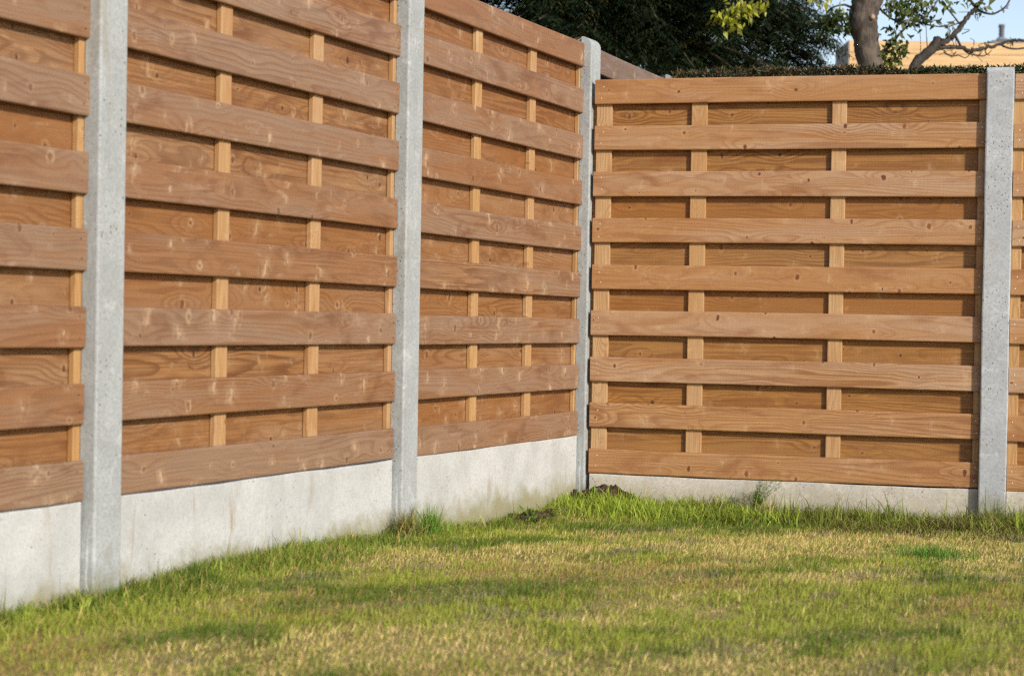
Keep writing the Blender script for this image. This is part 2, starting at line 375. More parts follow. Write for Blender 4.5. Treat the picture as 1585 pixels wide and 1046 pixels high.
def ground():
    n = NT("lawn_soil"); co = n.objcoord()
    a = n.noise(co, 3.0, 5.0, .6); b = n.noise(co, 60.0, 4.0, .65); c = n.noise(co, 240.0, 2.0)
    col = n.mix(n.ramp(a, .38, .62), (.30, .24, .075, 1), (.46, .35, .14, 1))
    col = n.mix(n.ramp(b, .4, .65, 0, .6), col, (.06, .065, .018, 1))
    col = n.mix(n.ramp(c, .45, .7, 0, .5), col, (.22, .17, .08, 1))
    n.l(col, n.b.inputs['Base Color']); n.b.inputs['Roughness'].default_value = .95; n.b.inputs['Specular IOR Level'].default_value = .1
    n.bump(b, .8, .012)
    inner = np.linspace(-7, 9, 161)
    xs = np.concatenate([[-1500, -300, -80, -25], inner, [30, 90, 300, 1500]]); ys = np.concatenate([[-1500, -300, -80, -25], inner, [30, 90, 300, 1500]])
    gx, gy = np.meshgrid(xs, ys); gz = ground_z(np.clip(gx, -20, 20), np.clip(gy, -20, 20))
    V = np.stack([gx.ravel(), gy.ravel(), gz.ravel()], 1); m = len(xs)
    i, j = np.meshgrid(np.arange(m - 1), np.arange(len(ys) - 1)); k = (j * m + i).ravel()
    F = np.stack([k, k + 1, k + m + 1, k + m], 1)
    o = obj("ground", V, F, n.m, smooth=True)
    tag(o, kind="structure")
ground()

# ------------------------------------------------------------------ fence
PITCH_Z, SLAT_H = 0.2109, 0.1128
ST, BT = 0.018, 0.0215          # slat and batten thickness
def slat(parent, name, x0, x1, zc, y0, mat, h=SLAT_H):
    r = .0055; h = h + random.uniform(-.002, .002)
    prof = round_rect(0, ST, -h / 2, h / 2, r, 2)
    L = x1 - x0; sag = random.uniform(-.0025, .0025); tw = random.uniform(-.012, .012); cup = random.uniform(-.0008, .0008)
    def fn(s, a, b):
        t = s / L * 2; return (s, a + tw * b * t * .5 + cup * abs(t), b + sag * (1 - t * t))
    V, F = extrude(prof, np.linspace(-L / 2, L / 2, 9), fn)
    o = obj(name, V, F, mat, parent, smooth=False, loc=((x0 + x1) / 2 + random.uniform(-.0015, .0015), y0 + random.uniform(-.0006, .0006), zc + random.uniform(-.0015, .0015)))
    o.rotation_euler = (0, random.uniform(-.0013, .0013), 0)
    return fix_normals(o)
def batten(parent, x0, x1, z0, z1, mat):
    prof = round_rect(-(x1 - x0) / 2, (x1 - x0) / 2, 0, BT - .0008, .003, 2)
    V, F = extrude(prof, np.linspace(z0 - (z0 + z1) / 2, z1 - (z0 + z1) / 2, 5), lambda s, a, b: (a, b, s))
    o = obj("batten", V, F, mat, parent, loc=((x0 + x1) / 2, ST + .0004, (z0 + z1) / 2))
    return fix_normals(o)
def nail(parent, x, z, m=None):
    V = [(0, -.0012, 0)]; F = []
    for i in range(8):
        t = 2 * math.pi * i / 8; V.append((.0028 * math.cos(t), -.0006, .0028 * math.sin(t)))
    for i in range(8):
        t = 2 * math.pi * i / 8; V.append((.0030 * math.cos(t), .001, .0030 * math.sin(t)))
    for i in range(8):
        j = (i + 1) % 8; F += [(0, 1 + i, 1 + j), (1 + i, 9 + i, 9 + j, 1 + j)]
    return obj("nail", V, F, m or NAIL, parent, loc=(x, 0, z))
def panel(loc, rz, tilt, x0, x1, battens, mats, label, nails=()):
    """one slatted panel; local x along the fence, front towards local -y, z = 0 at its lower edge"""
    t = empty("fence_panel", loc, (0, tilt, rz)); tag(t, label, "fence panel", "slatted wooden fence panels between the posts")
    fm, bm_, wm = mats
    for k in range(9):
        zc = 1.8 - k * PITCH_Z - SLAT_H / 2
        s = slat(t, "front_slat", x0, x1, zc, 0.0, fm)
        for nx in nails:
            for dz in (-.026, .027):
                nail(s, nx + random.uniform(-.006, .006) - (x0 + x1) / 2, dz + random.uniform(-.006, .006), NAIL_D if fm is W_LEFT else NAIL)
    for k in range(8):
        zc = 1.8 - k * PITCH_Z - SLAT_H - (PITCH_Z - SLAT_H) / 2
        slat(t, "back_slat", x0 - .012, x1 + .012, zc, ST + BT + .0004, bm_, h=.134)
    for (a, b) in battens: batten(t, a, b, .004, 1.796, wm)
    return t
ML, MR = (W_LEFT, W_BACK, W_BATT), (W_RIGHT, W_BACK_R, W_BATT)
LP = (-3.682, -1.834, -0.002)          # left edges (front flange) of the posts along the left fence
PW = .125
TL = .0047
def lz(y): return -TL * y
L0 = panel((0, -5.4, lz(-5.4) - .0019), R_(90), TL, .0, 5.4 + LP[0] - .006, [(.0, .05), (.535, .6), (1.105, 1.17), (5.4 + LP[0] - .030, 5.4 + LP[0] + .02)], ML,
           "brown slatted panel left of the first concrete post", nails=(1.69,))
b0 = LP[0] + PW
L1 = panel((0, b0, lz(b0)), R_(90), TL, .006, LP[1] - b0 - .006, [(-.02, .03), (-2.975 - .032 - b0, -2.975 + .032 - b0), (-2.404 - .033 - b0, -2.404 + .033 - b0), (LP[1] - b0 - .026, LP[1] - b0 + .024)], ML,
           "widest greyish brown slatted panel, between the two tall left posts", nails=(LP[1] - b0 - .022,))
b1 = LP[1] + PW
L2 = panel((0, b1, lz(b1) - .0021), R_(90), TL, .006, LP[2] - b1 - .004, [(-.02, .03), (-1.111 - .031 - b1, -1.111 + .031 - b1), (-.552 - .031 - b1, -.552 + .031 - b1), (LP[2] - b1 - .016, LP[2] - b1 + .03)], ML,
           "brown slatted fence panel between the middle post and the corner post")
b3 = LP[2] + PW
L3 = panel((-.005, b3, -.004), R_(90), .020, .004, 1.02, [(-.02, .03), (.3, .36), (.63, .69), (.99, 1.03)], (W_FAR, W_FAR, W_BATT),
           "greyish weathered fence panel beyond the corner post, only its top board showing")
def rp(s, off=0.0):
    return (s * RD[0] + off * RN[0], -.0064 + s * RD[1] + off * RN[1])
p = rp(0)
R1 = panel((p[0], p[1], -.1737), AR, .0011, .053, 1.788 - .003, [(.058, .131), (.497, .569), (1.125, 1.19), (1.758, 1.815)], MR,
           "orange brown slatted fence panel facing the camera, right of the corner post", nails=(.088, 1.772))
R2 = panel((p[0], p[1], -.1757), AR, .0011, 1.906, 3.66, [(1.897, 1.947), (2.5, 2.565), (3.07, 3.135), (3.62, 3.67)], MR,
           "narrow sliver of slatted panel right of the pitted right post", nails=(1.93,))

def post(loc, rz, w, z1, mat, label, front=-.035, round_r=.035, depth=.11, skirt=.0):
    """slotted concrete post; local x along the fence from 0 to w, front face at local y = front, top at z1, bottom in the ground"""
    t = empty("concrete_post", loc, (0, 0, rz)); tag(t, label, "fence post", "grey concrete posts of the fence")
    fb = ST - .002; e = .006; bb = depth + front
    prof = [(e, front), (w - e, front), (w - .0015, front + .0022), (w, front + e), (w, fb), (w - .03, fb + .004), (w - .03, .072), (w, .076), (w, bb - e), (w - e, bb), (e, bb), (0, bb - e),
            (0, .076), (.03, .072), (.03, fb + .004), (0, fb), (0, front + e), (.0015, front + .0022)]
    zs = list(np.linspace(-.75, z1 - round_r, 24)); n0 = len(zs)
    zs += [z1 - round_r + round_r * math.sin(R_(a)) for a in (15, 30, 45, 60, 75, 88)]
    cy = (front + bb) / 2; hy = (bb - front) / 2
    def fn(s, a, b):
        if s > z1 - round_r:
            q = (s - (z1 - round_r)) / round_r; k = math.sqrt(max(0, 1 - q * q)); sh = round_r * (1 - k)
            if b < cy: b = max(b, front + sh) if b < front + sh else b
            else: b = min(b, bb - sh)
            a = min(max(a, .25 * sh * .4), w - .25 * sh * .4)
        j = .0009 * math.sin(s * 9.1 + a * 55) + .0006 * math.sin(s * 23 + b * 70)
        return (a + j, b + j * .7, s)
    V, F = extrude(prof, zs, fn)
    fix_normals(obj("shaft", V, F, mat, t))
    if skirt:
        rr = np.random.default_rng(int(abs(loc[1]) * 100)); V = []; F = []
        zz = np.linspace(-.7, -.055, 16)
        for side, xa in ((0, -skirt), (1, w + skirt)):
            base = len(V)
            for k_, z in enumerate(zz):
                taper = 1 - max(0, (k_ - 12) / 3.0) ** 1.5; j = rr.normal() * .0016
                xo = (xa * taper + j) if side == 0 else (w + skirt * taper + j)
                xi = .02 if side == 0 else w - .02
                V += [(xo, front + .020 + abs(j), z), (xo, fb + .012, z), (xi, fb + .012, z), (xi, front + .012, z)]
            for k_ in range(len(zz) - 1):
                for q in range(4):
                    q2 = (q + 1) % 4; F.append((base + k_ * 4 + q, base + k_ * 4 + q2, base + k_ * 4 + 4 + q2, base + k_ * 4 + 4 + q))
            F.append(tuple(base + (len(zz) - 1) * 4 + q for q in range(4)))
        fix_normals(obj("mortar_collar", V, F, mat, t))
    return t
post((0, LP[0], 0), R_(90), PW, 1.86, CONC, "tall concrete post nearest the camera, leftmost of the posts", skirt=.010)
post((0, LP[1], 0), R_(90), PW, 1.84, CONC, "concrete post in the middle of the left fence, grass tuft at its foot", skirt=.010)
post((0, LP[2], 0), R_(90), .122, 1.826, CONC, "slim concrete corner post with a rounded top where the two fences meet", skirt=.006, round_r=.05)
pq = rp(1.788)
post((pq[0], pq[1], 0), AR, .116, 1.648, CONC_R, "pitted pale concrete post with a flat top near the right edge", round_r=.024, skirt=0)
post((-.03, 1.27, 0), R_(90), .15, 1.815, CONC, "rounded grey post top peeping over the fence just behind the corner", round_r=.055)

def gravel_board(loc, rz, tilt, x0, x1, mat, label):
    L = x1 - x0; prof = round_rect(.004, .040, -.42, -.004, .004, 2)
    V, F = extrude(prof, np.linspace(x0, x1, 25), lambda s, a, b: (s, a + .0012 * math.sin(s * 3.1), b + (.0016 * math.sin(s * 7 + 1) + .001 * math.sin(s * 19) if b > -.1 else 0)))
    o = obj("gravel_board", V, F, mat, loc=loc, rot=(0, tilt, rz)); fix_normals(o)
    tag(o, label, "gravel board", "concrete boards under the fence panels"); return o
gravel_board((0, -5.4, lz(-5.4)), R_(90), TL, 0, 5.4 + LP[0] - .010, BOARD, "pale concrete base board left of the first post, cut by the photo edge")
gravel_board((0, b0, lz(b0)), R_(90), TL, .004, LP[1] - b0 - .009, BOARD, "longest pale concrete base board with brown run stains, between the two tall left posts")
gravel_board((0, b1, lz(b1)), R_(90), TL, .004, LP[2] - b1 - .006, BOARD, "pale concrete base board running into the corner, left of the corner post")
gravel_board((p[0], p[1], -.1737), AR, .0011, .058, 1.788 - .002, BOARD_R, "low stained concrete base board under the orange panel facing the camera")
gravel_board((p[0], p[1], -.1757), AR, .0011, 1.906, 3.66, BOARD_R, "short bit of concrete base board right of the pitted right post")

# ------------------------------------------------------------------ grass
def blades(pos, h, w, col, lean, name, seg=2, az=None, curl=.5, mat=None):
    """curved grass blades, one mesh"""
    n = len(pos); r = rng
    a = r.uniform(0, 2 * np.pi, n) if az is None else az
    d = np.stack([np.cos(a), np.sin(a), np.zeros(n)], 1)
    fa = r.uniform(0, 2 * np.pi, n); s = np.stack([np.cos(fa), np.sin(fa), np.zeros(n)], 1)
    V = []; CC = []
    for k in range(seg + 1):
        t = k / seg
        ang = lean * (1 - curl + curl * t * 1.6)
        c = pos + (np.sin(ang) * h * t)[:, None] * d; c[:, 2] += np.cos(ang) * h * t
        ww = w * (1 - .82 * t ** 1.5)
        V += [c - s * ww[:, None] / 2, c + s * ww[:, None] / 2]
        CC += [col, col]
    m = 2 * (seg + 1)
    V = np.stack(V, 1).reshape(-1, 3); CC = np.stack(CC, 1).reshape(-1, 3)
    b = np.arange(n) * m
    F = np.concatenate([np.stack([b + 2 * k, b + 2 * k + 1, b + 2 * k + 3, b + 2 * k + 2], 1) for k in range(seg)])
    return V, F, CC
STRAW = np.array([.76, .585, .27]); STRAW2 = np.array([.52, .38, .13]); GREEN = np.array([.335, .365, .050]); GREEN2 = np.array([.085, .145, .014]); GREYG = np.array([.24, .22, .11])

def lawn():
    N = 400000
    x = rng.uniform(-.02, 4.9, N); y = rng.uniform(-5.3, .75, N)
    s, off = r_local(x, y)
    keep = (off > .02) & (x > .0)
    # outside what the lens sees thin it out
    d = np.stack([x - CAM[0], y - CAM[1], np.full(N, -.28 - CAM[2])], 1)
    zz = d @ _f; px = IW / 2 + FPX * (d @ CR) / zz; py = IH / 2 - FPX * (d @ CU) / zz
    vis = (px > -120) & (px < IW + 120) & (py < IH + 90)
    keep &= vis | (rng.random(N) < .35)
    x, y, s, off = x[keep], y[keep], s[keep], off[keep]; n = len(x)
    # mowing streaks run away from the camera to the right
    ca, sa = math.cos(R_(63)), math.sin(R_(63))
    u = x * ca + y * sa; v = -x * sa + y * ca
    g = .50 * fbm(u * .75 + 3, v * 2.6 + 11, 21, 3) + .30 * fbm(x * 2.6, y * 2.0, 31, 3) + .20 * fbm(x * 9, y * 6, 41, 2)
    edge = np.maximum(sstep(.30, .04, x), sstep(.45, .12, off))
    gp = sstep(.485, .575, g + .10 * edge + rng.normal(0, .03, n))
    bare = sstep(.60, .74, fbm(x * 3.1 + 90, y * 2.3 + 50, 61, 3))
    clip = sstep(.64, .76, fbm(x * 5.5 + 20, y * 4.2 + 70, 71, 3))
    deep = sstep(.43, .56, fbm(u * 1.5 + 7, v * 4.2 + 3, 51, 3))[:, None]
    gg = GREEN[None] + (GREEN2 - GREEN)[None] * np.clip(.50 * rng.random((n, 1)) + .75 * deep * gp[:, None], 0, 1)
    ss = STRAW[None] + (STRAW2 - STRAW)[None] * rng.random((n, 1))
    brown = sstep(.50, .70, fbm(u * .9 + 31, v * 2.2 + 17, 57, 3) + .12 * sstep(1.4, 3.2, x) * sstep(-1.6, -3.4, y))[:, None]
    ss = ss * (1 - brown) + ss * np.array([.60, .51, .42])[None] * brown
    isg = rng.random(n) < (.42 + .54 * gp)
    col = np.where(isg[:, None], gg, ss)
    col = np.where((rng.random(n) < clip * .65)[:, None], GREYG[None] * rng.uniform(.6, 1.3, (n, 1)), col)
    col *= rng.uniform(.75, 1.25, (n, 1))
    h = rng.uniform(.011, .024, n) * (1 + .35 * gp) * (.6 + .8 * fbm(x * 14, y * 11, 77, 2)) * (1 - .35 * bare) * (1 + .5 * edge)
    w = rng.uniform(.0020, .0037, n)
    lean = np.abs(rng.normal(.40, .30, n)) + np.where(isg, 0, .12)
    pos = np.stack([x, y, ground_z(x, y) - .004], 1)
    az = rng.normal(R_(55), 1.1, n)
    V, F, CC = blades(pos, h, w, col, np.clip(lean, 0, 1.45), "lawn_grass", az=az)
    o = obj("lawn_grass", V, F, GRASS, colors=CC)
    tag(o, "short mown lawn, straw yellow with green streaks, spread over the whole foreground", "grass", kind="stuff")
lawn()

def rough_strip():
    P = []; H = []; Cc = []; L = []; Wd = []
    def put(x, y, h, col, lean, w):
        P.append(np.stack([x, y, ground_z(x, y) - .006], 1)); H.append(h); Cc.append(col); L.append(lean); Wd.append(w)
    # along the foot of the right fence
    n = 52000; s = rng.uniform(.06, 3.6, n); off = np.abs(rng.normal(0, .26, n)) + .012
    ok = (off < .62) & ~((s < .43) & (off < .17) & (rng.random(n) < .86)); s, off = s[ok], off[ok]
    x = s * RD[0] + off * RN[0]; y = -.0064 + s * RD[1] + off * RN[1]
    k = fbm(s * 4.2, off * 6, 83, 3); ok = (rng.random(len(s)) < sstep(.24, .5, k) + .2); s, off, x, y, k = s[ok], off[ok], x[ok], y[ok], k[ok]; n = len(s)
    dry = sstep(.7, 1.5, s + rng.normal(0, .35, n)) * .55 + .12
    isd = rng.random(n) < dry
    bright = sstep(1.0, .3, s)[:, None]
    gg = np.array([.19, .225, .035])[None] + bright * np.array([.12, .15, .008])[None]
    col = np.where(isd[:, None], np.array([.27, .19, .09])[None] * rng.uniform(.35, 1.2, (n, 1)), gg * rng.uniform(.45, 1.35, (n, 1)))
    h = (rng.uniform(.026, .086, n) * (.45 + 1.15 * k) * (1 - .9 * np.clip(off - .2, 0, .45))) * np.where(rng.random(n) < .05, 1.7, 1)
    put(x, y, h, col, np.clip(np.abs(rng.normal(.55, .42, n)) + np.where(isd, .45, 0), 0, 1.5), rng.uniform(.0025, .0062, n))
    # along the foot of the left fence
    n = 44000; y = rng.uniform(-5.2, -.05, n); x = np.abs(rng.normal(0, .13, n)) + .004
    k = fbm(y * 3.2, x * 9, 93, 3); amt = .35 + .65 * np.exp(-((y + 3.1) / .65) ** 2) + .45 * np.exp(-((y + 2.2) / .35) ** 2)
    amt = amt * np.where(y > -1.5, .6, 1.0) * np.where(y < -3.8, .75, 1.0)
    ok = (rng.random(n) < sstep(.28, .6, k) * amt + .04) & (x < .46); x, y, k, amt = x[ok], y[ok], k[ok], amt[ok]; n = len(x)
    col = np.array([.21, .27, .038])[None] * rng.uniform(.45, 1.3, (n, 1))
    isd = rng.random(n) < .14; col = np.where(isd[:, None], STRAW2[None] * rng.uniform(.6, 1.2, (n, 1)), col)
    h = rng.uniform(.018, .045, n) * (.6 + .8 * k) * (1 + .3 * amt) * (1 - 1.5 * np.clip(x - .08, 0, .3)) * np.where(rng.random(n) < .025, 1.8, 1)
    put(x, y, h, col, np.clip(np.abs(rng.normal(.45, .33, n)), 0, 1.4), rng.uniform(.0022, .0046, n))
    # lush patch in the corner
    n = 8000; s = rng.normal(.38, .32, n); off = np.abs(rng.normal(.25, .07, n)) + .04
    x = s * RD[0] + off * RN[0]; y = -.0064 + s * RD[1] + off * RN[1]; ok = (x > .02); x, y = x[ok], y[ok]; n = len(x)
    k = fbm(x * 7, y * 7, 99, 2); ok = rng.random(n) < sstep(.3, .62, k); x, y, k = x[ok], y[ok], k[ok]; n = len(x)
    col = np.array([.32, .42, .05])[None] * rng.uniform(.5, 1.3, (n, 1))
    put(x, y, rng.uniform(.03, .085, n), col, np.clip(np.abs(rng.normal(.5, .35, n)), 0, 1.3), rng.uniform(.003, .007, n))
    for _ in range(260):
        if rng.random() < .72:
            s0, f0 = rng.uniform(.1, 3.4), abs(rng.normal(.12, .13)) + .02; cx = s0 * RD[0] + f0 * RN[0]; cy = -.0064 + s0 * RD[1] + f0 * RN[1]; hm = rng.uniform(.05, .12)
        else:
            cx, cy, hm = abs(rng.normal(.03, .05)) + .015, rng.uniform(-4.8, -.3), rng.uniform(.03, .065)
        if cx < .3 and cy > -.35 : continue
        m = int(rng.uniform(12, 60)); x = cx + rng.normal(0, .018, m); y = cy + rng.normal(0, .018, m); x = np.maximum(x, .012)
        ok = r_local(x, y)[1] > .012; x, y = x[ok], y[ok]; m = len(x)
        base = [np.array([.22, .27, .04]), np.array([.34, .42, .06]), np.array([.40, .33, .14]), np.array([.13, .16, .03])][int(rng.choice(4, p=[.4, .25, .2, .15]))]
        put(x, y, hm * rng.uniform(.5, 1.2, m), base[None] * rng.uniform(.55, 1.25, (m, 1)), np.clip(np.abs(rng.normal(.65, .4, m)), 0, 1.5), rng.uniform(.003, .0095, m))
    V, F, CC = blades(np.concatenate(P), np.concatenate(H), np.concatenate(Wd), np.concatenate(Cc), np.concatenate(L), "", seg=3, curl=.7)
    o = obj("rough_grass", V, F, GRASS, colors=CC)
    tag(o, "unmown rough grass fringe along the foot of both fences, some of it dry", "grass", kind="stuff")
rough_strip()

def tuft(x, y, n, spread, hmin, hmax, col, dry, label, wmax=.005, lean=.45):
    a = rng.uniform(0, 6.283, n); r = np.abs(rng.normal(0, spread, n))
    px = r * np.cos(a); py = r * np.sin(a)
    c = np.array(col)[None] * rng.uniform(.5, 1.3, (n, 1)); isd = rng.random(n) < dry
    c = np.where(isd[:, None], STRAW2[None] * rng.uniform(.45, 1.1, (n, 1)), c)
    pos = np.stack([px, py, np.zeros(n)], 1)
    V, F, CC = blades(pos, rng.uniform(hmin, hmax, n) * (1 - .4 * r / (spread * 3)), rng.uniform(.002, wmax, n), c, np.clip(np.abs(rng.normal(lean, .3, n)), 0, 1.4), "", seg=3, curl=.7)
    ok = (V[:, 0] + x) < .036
    if abs(x) < .3: V[:, 0] = np.where(ok & (V[:, 1] + y > LP[1] - .1), np.maximum(V[:, 0], .038 - x), V[:, 0])
    o = obj("grass_tuft", V, F, GRASS, colors=CC, loc=(x, y, float(ground_z(x, y)) - .008))
    return tag(o, label, "grass tuft", "grass tufts standing out of the lawn")
tuft(.07, LP[1] - .035, 480, .045, .05, .15, (.19, .22, .05), .34, "matted half dry grass tuft leaning on the left side of the middle post", lean=.35)
tuft(.10, LP[1] + .10, 420, .042, .06, .15, (.16, .31, .035), .06, "fresh green grass tuft at the foot of the middle post", lean=.28)
tuft(.10, LP[0] + .40, 600, .06, .03, .09, (.10, .17, .02), .08, "dense dark green grass tuft just right of the first post, against the base board", lean=.35)
g = at(1443, 905, 6.62); tuft(float(g[0]), float(g[1]), 900, .11, .03, .075, (.14, .27, .04), .06, "taller green clump standing alone in the lawn on the right", lean=.35)
g = rp(1.83, .14); tuft(g[0], g[1], 260, .05, .04, .10, (.10, .145, .025), .2, "loose grass tuft at the foot of the pitted right post", lean=.5)

# soil heap and weeds in the corner
def soil():
    n = NT("dark_soil"); co = n.objcoord(); a = n.noise(co, 35.0, 6.0, .7); b = n.noise(co, 160.0, 3.0, .6)
    col = n.mix(n.ramp(a, .35, .65), (.035, .022, .013, 1), (.105, .07, .042, 1)); col = n.mix(n.ramp(b, .5, .7, 0, .6), col, (.16, .12, .075, 1))
    n.l(col, n.b.inputs['Base Color']); n.b.inputs['Roughness'].default_value = .95; n.b.inputs['Specular IOR Level'].default_value = .1
    n.bump(n.math('ADD', a, n.math('MULTIPLY', b, .5)), 1.0, .02)
    rootm = plain("root_wood", (.42, .33, .22), .8, 0, 40)
    def heap(x, y, rx, ry, rot, h, label, seed, roots=()):
        m = 44; V = []; F = []; c, s = math.cos(rot), math.sin(rot)
        u = np.linspace(-1, 1, m)
        for j in u:
            for i in u:
                r = math.hypot(i, j); lx, ly = i * rx, j * ry
                wx, wy = lx * c - ly * s, lx * s + ly * c
                k = max(0, 1 - r) ** .8
                z = h * k * (.55 + .9 * float(fbm(np.array(i * 3.3 + seed), np.array(j * 3.3), seed, 4))) + .02 * k * random.random() + .03 * k * (float(fbm(np.array(i * 14 + seed), np.array(j * 14), seed + 3, 3)) - .5)
                V.append((wx, wy, float(ground_z(x + wx, y + wy)) + z - .012))
        for j in range(m - 1):
            for i in range(m - 1):
                q = j * m + i; F.append((q, q + 1, q + m + 1, q + m))
        t = empty("soil_heap", (x, y, 0)); obj("soil", V, F, n.m, t)
        for q in range(16):
            bm = bmesh.new(); bmesh.ops.create_icosphere(bm, subdivisions=2, radius=1.0); sz = random.uniform(.005, .013)
            for v in bm.verts:
                v.co *= sz * random.uniform(.7, 1.2)
            me = bpy.data.meshes.new("clod"); bm.to_mesh(me); bm.free(); me.materials.append(n.m)
            aa = random.uniform(0, 6.283); rad_ = random.uniform(.55, 1.0); wx = rx * rad_ * math.cos(aa); wy = ry * rad_ * math.sin(aa); wx, wy = wx * c - wy * s, wx * s + wy * c
            if x + wx < .02 or r_local(x + wx, y + wy)[1] < .01: continue
            oc = bpy.data.objects.new("clod", me); C.objects.link(oc); oc.parent = t; oc.location = (wx, wy, float(ground_z(x + wx, y + wy)) + .012 + h * max(0, 1 - rad_) ** .8 * .8)
        for pts in roots:
            Vt, Ft = tube(smooth_path([np.array(q) - np.array([x, y, 0]) for q in pts], 5), [.0022] * (5 * (len(pts) - 1) + 1), 5)
            obj("root", Vt, Ft, rootm, t, smooth=True)
        tag(t, label, "soil heap", "little heaps of bare soil in the corner")
    a0 = rp(.17, .075)
    gz = float(ground_z(*a0))
    heap(a0[0], a0[1], .27, .10, AR - .10, .085, "dark soil heap with pale roots at the foot of the corner post", 5,
         [[(a0[0] - .05, a0[1] - .05, gz + .07), (a0[0] - .01, a0[1] - .085, gz + .075), (a0[0] + .03, a0[1] - .10, gz + .04), (a0[0] + .04, a0[1] - .12, gz - .01)],
          [(a0[0] - .14, a0[1] - .06, gz + .05), (a0[0] - .1, a0[1] - .09, gz + .055), (a0[0] - .06, a0[1] - .11, gz + .02)]])
    heap(.085, -.75, .10, .30, .06, .05, "low crumbly soil heap along the base board left of the corner post", 9)
    st = bmesh.new(); bmesh.ops.create_icosphere(st, subdivisions=3, radius=1.0)
    for v in st.verts:
        v.co *= 1 + .25 * (float(fbm(np.array(v.co.x * 1.7 + 5), np.array(v.co.y * 1.7 + v.co.z * 1.3), 3)) - .5)
        v.co = Vector((v.co.x * .022, v.co.y * .015, v.co.z * .012))
    me = bpy.data.meshes.new("stone"); st.to_mesh(me); st.free(); me.materials.append(plain("pale_stone", (.45, .38, .28), .8, 0, 60))
    q = rp(.345, .125); o = bpy.data.objects.new("stone", me); C.objects.link(o); o.location = (q[0], q[1], float(ground_z(*q)) + .03)
    tag(o, "small pale stone lying in the grass beside the dark soil heap", "stone")
soil()

def leaf_quads(base, direction, normal, length, width, col, fold=.25):
    """pointed, folded leaves: 6 verts, 4 tris each -> arrays"""
    n = len(base); d = direction / np.linalg.norm(direction, axis=1)[:, None]
    s = np.cross(d, normal); s /= (np.linalg.norm(s, axis=1)[:, None] + 1e-9); nn = np.cross(s, d)
    L = length[:, None]; Wd = width[:, None]
    v0 = base; v1 = base + d * L * .38 + s * Wd * .5 + nn * Wd * fold; v2 = base + d * L + nn * L * -.12
    v3 = base + d * L * .38 - s * Wd * .5 + nn * Wd * fold; v4 = base + d * L * .45
    V = np.stack([v0, v1, v2, v3, v4], 1).reshape(-1, 3); b = np.arange(n) * 5
    F = np.concatenate([np.stack([b, b + 1, b + 4], 1), np.stack([b + 1, b + 2, b + 4], 1), np.stack([b + 2, b + 3, b + 4], 1), np.stack([b + 3, b, b + 4], 1)])
    return V, F, np.repeat(col, 5, axis=0)
def weed(x, y, n, h, label):
    th = rng.uniform(0, 6.283, n); el = rng.uniform(.3, 1.2, n)
    d = np.stack([np.cos(th) * np.cos(el), np.sin(th) * np.cos(el), np.sin(el)], 1)
    base = d * rng.uniform(.0, h, n)[:, None]
    dd = d + rng.normal(0, .4, (n, 3)); col = np.array([.14, .235, .035])[None] * rng.uniform(.6, 1.25, (n, 1))
    V, F, CC = leaf_quads(base, dd, np.tile([[0, 0, 1.]], (n, 1)) + rng.normal(0, .2, (n, 3)), rng.uniform(.02, .042, n), rng.uniform(.012, .024, n), col)
    t = empty("leafy_weed", (x, y, float(ground_z(x, y)) - .004)); obj("leaves", V, F, LEAF, t, colors=CC)
    bag = Bag()
    for k in range(0, n, 3): bag.add(tube([np.zeros(3), base[k] * .5 + np.array([0, 0, .004]), base[k]], [.0014, .0011, .0008], 4))
    obj("stem", bag.V, bag.F, STEM, t)
    tag(t, label, "weed", "leafy weeds in the corner")
STEM = plain("weed_stem", (.13, .19, .05), .6, 0, 50)
for (s_, o_, n_, h_, lb) in ((.14, .15, 60, .075, "bright leafy weed right below the soil heap at the corner post"),
                             (.27, .20, 55, .06, "leafy weed among bright grass in front of the pale stone")):
    q = rp(s_, o_); weed(q[0], q[1], n_, h_, lb)
weed(.12, -.84, 45, .07, "small leafy weed growing from the low soil heap by the left base board")

def feathery():
    q = rp(.83, .10); t = empty("feathery_weed", (q[0], q[1], float(ground_z(*q))))
    bag = Bag(); P = []; D = []
    for k in range(14):
        a = rng.uniform(0, 6.283); ln = rng.uniform(.08, .17); tip = np.array([math.cos(a) * .12 * rng.random() + .015, math.sin(a) * .03 * rng.random(), ln])
        pts = smooth_path([np.zeros(3), tip * np.array([.3, .3, .55]), tip], 5); bag.add(tube(pts, list(np.linspace(.0018, .0006, len(pts))), 4))
        for j in range(2, len(pts)):
            for _ in range(10):
                b = rng.uniform(0, 6.283); P.append(pts[j]); D.append(np.array([math.cos(b), math.sin(b) * .7, rng.uniform(.1, .9)]))
    P = np.array(P); D = np.array(D); n = len(P)
    V, F, CC = leaf_quads(P, D, np.tile([[.1, .1, 1.]], (n, 1)), rng.uniform(.02, .05, n), np.full(n, .0022), np.array([.24, .36, .08])[None] * rng.uniform(.6, 1.3, (n, 1)))
    obj("stem", bag.V, bag.F, STEM, t); obj("fronds", V, F, LEAF, t, colors=CC)
    tag(t, "feathery dark green weed standing against the low base board facing the camera", "weed")
feathery()

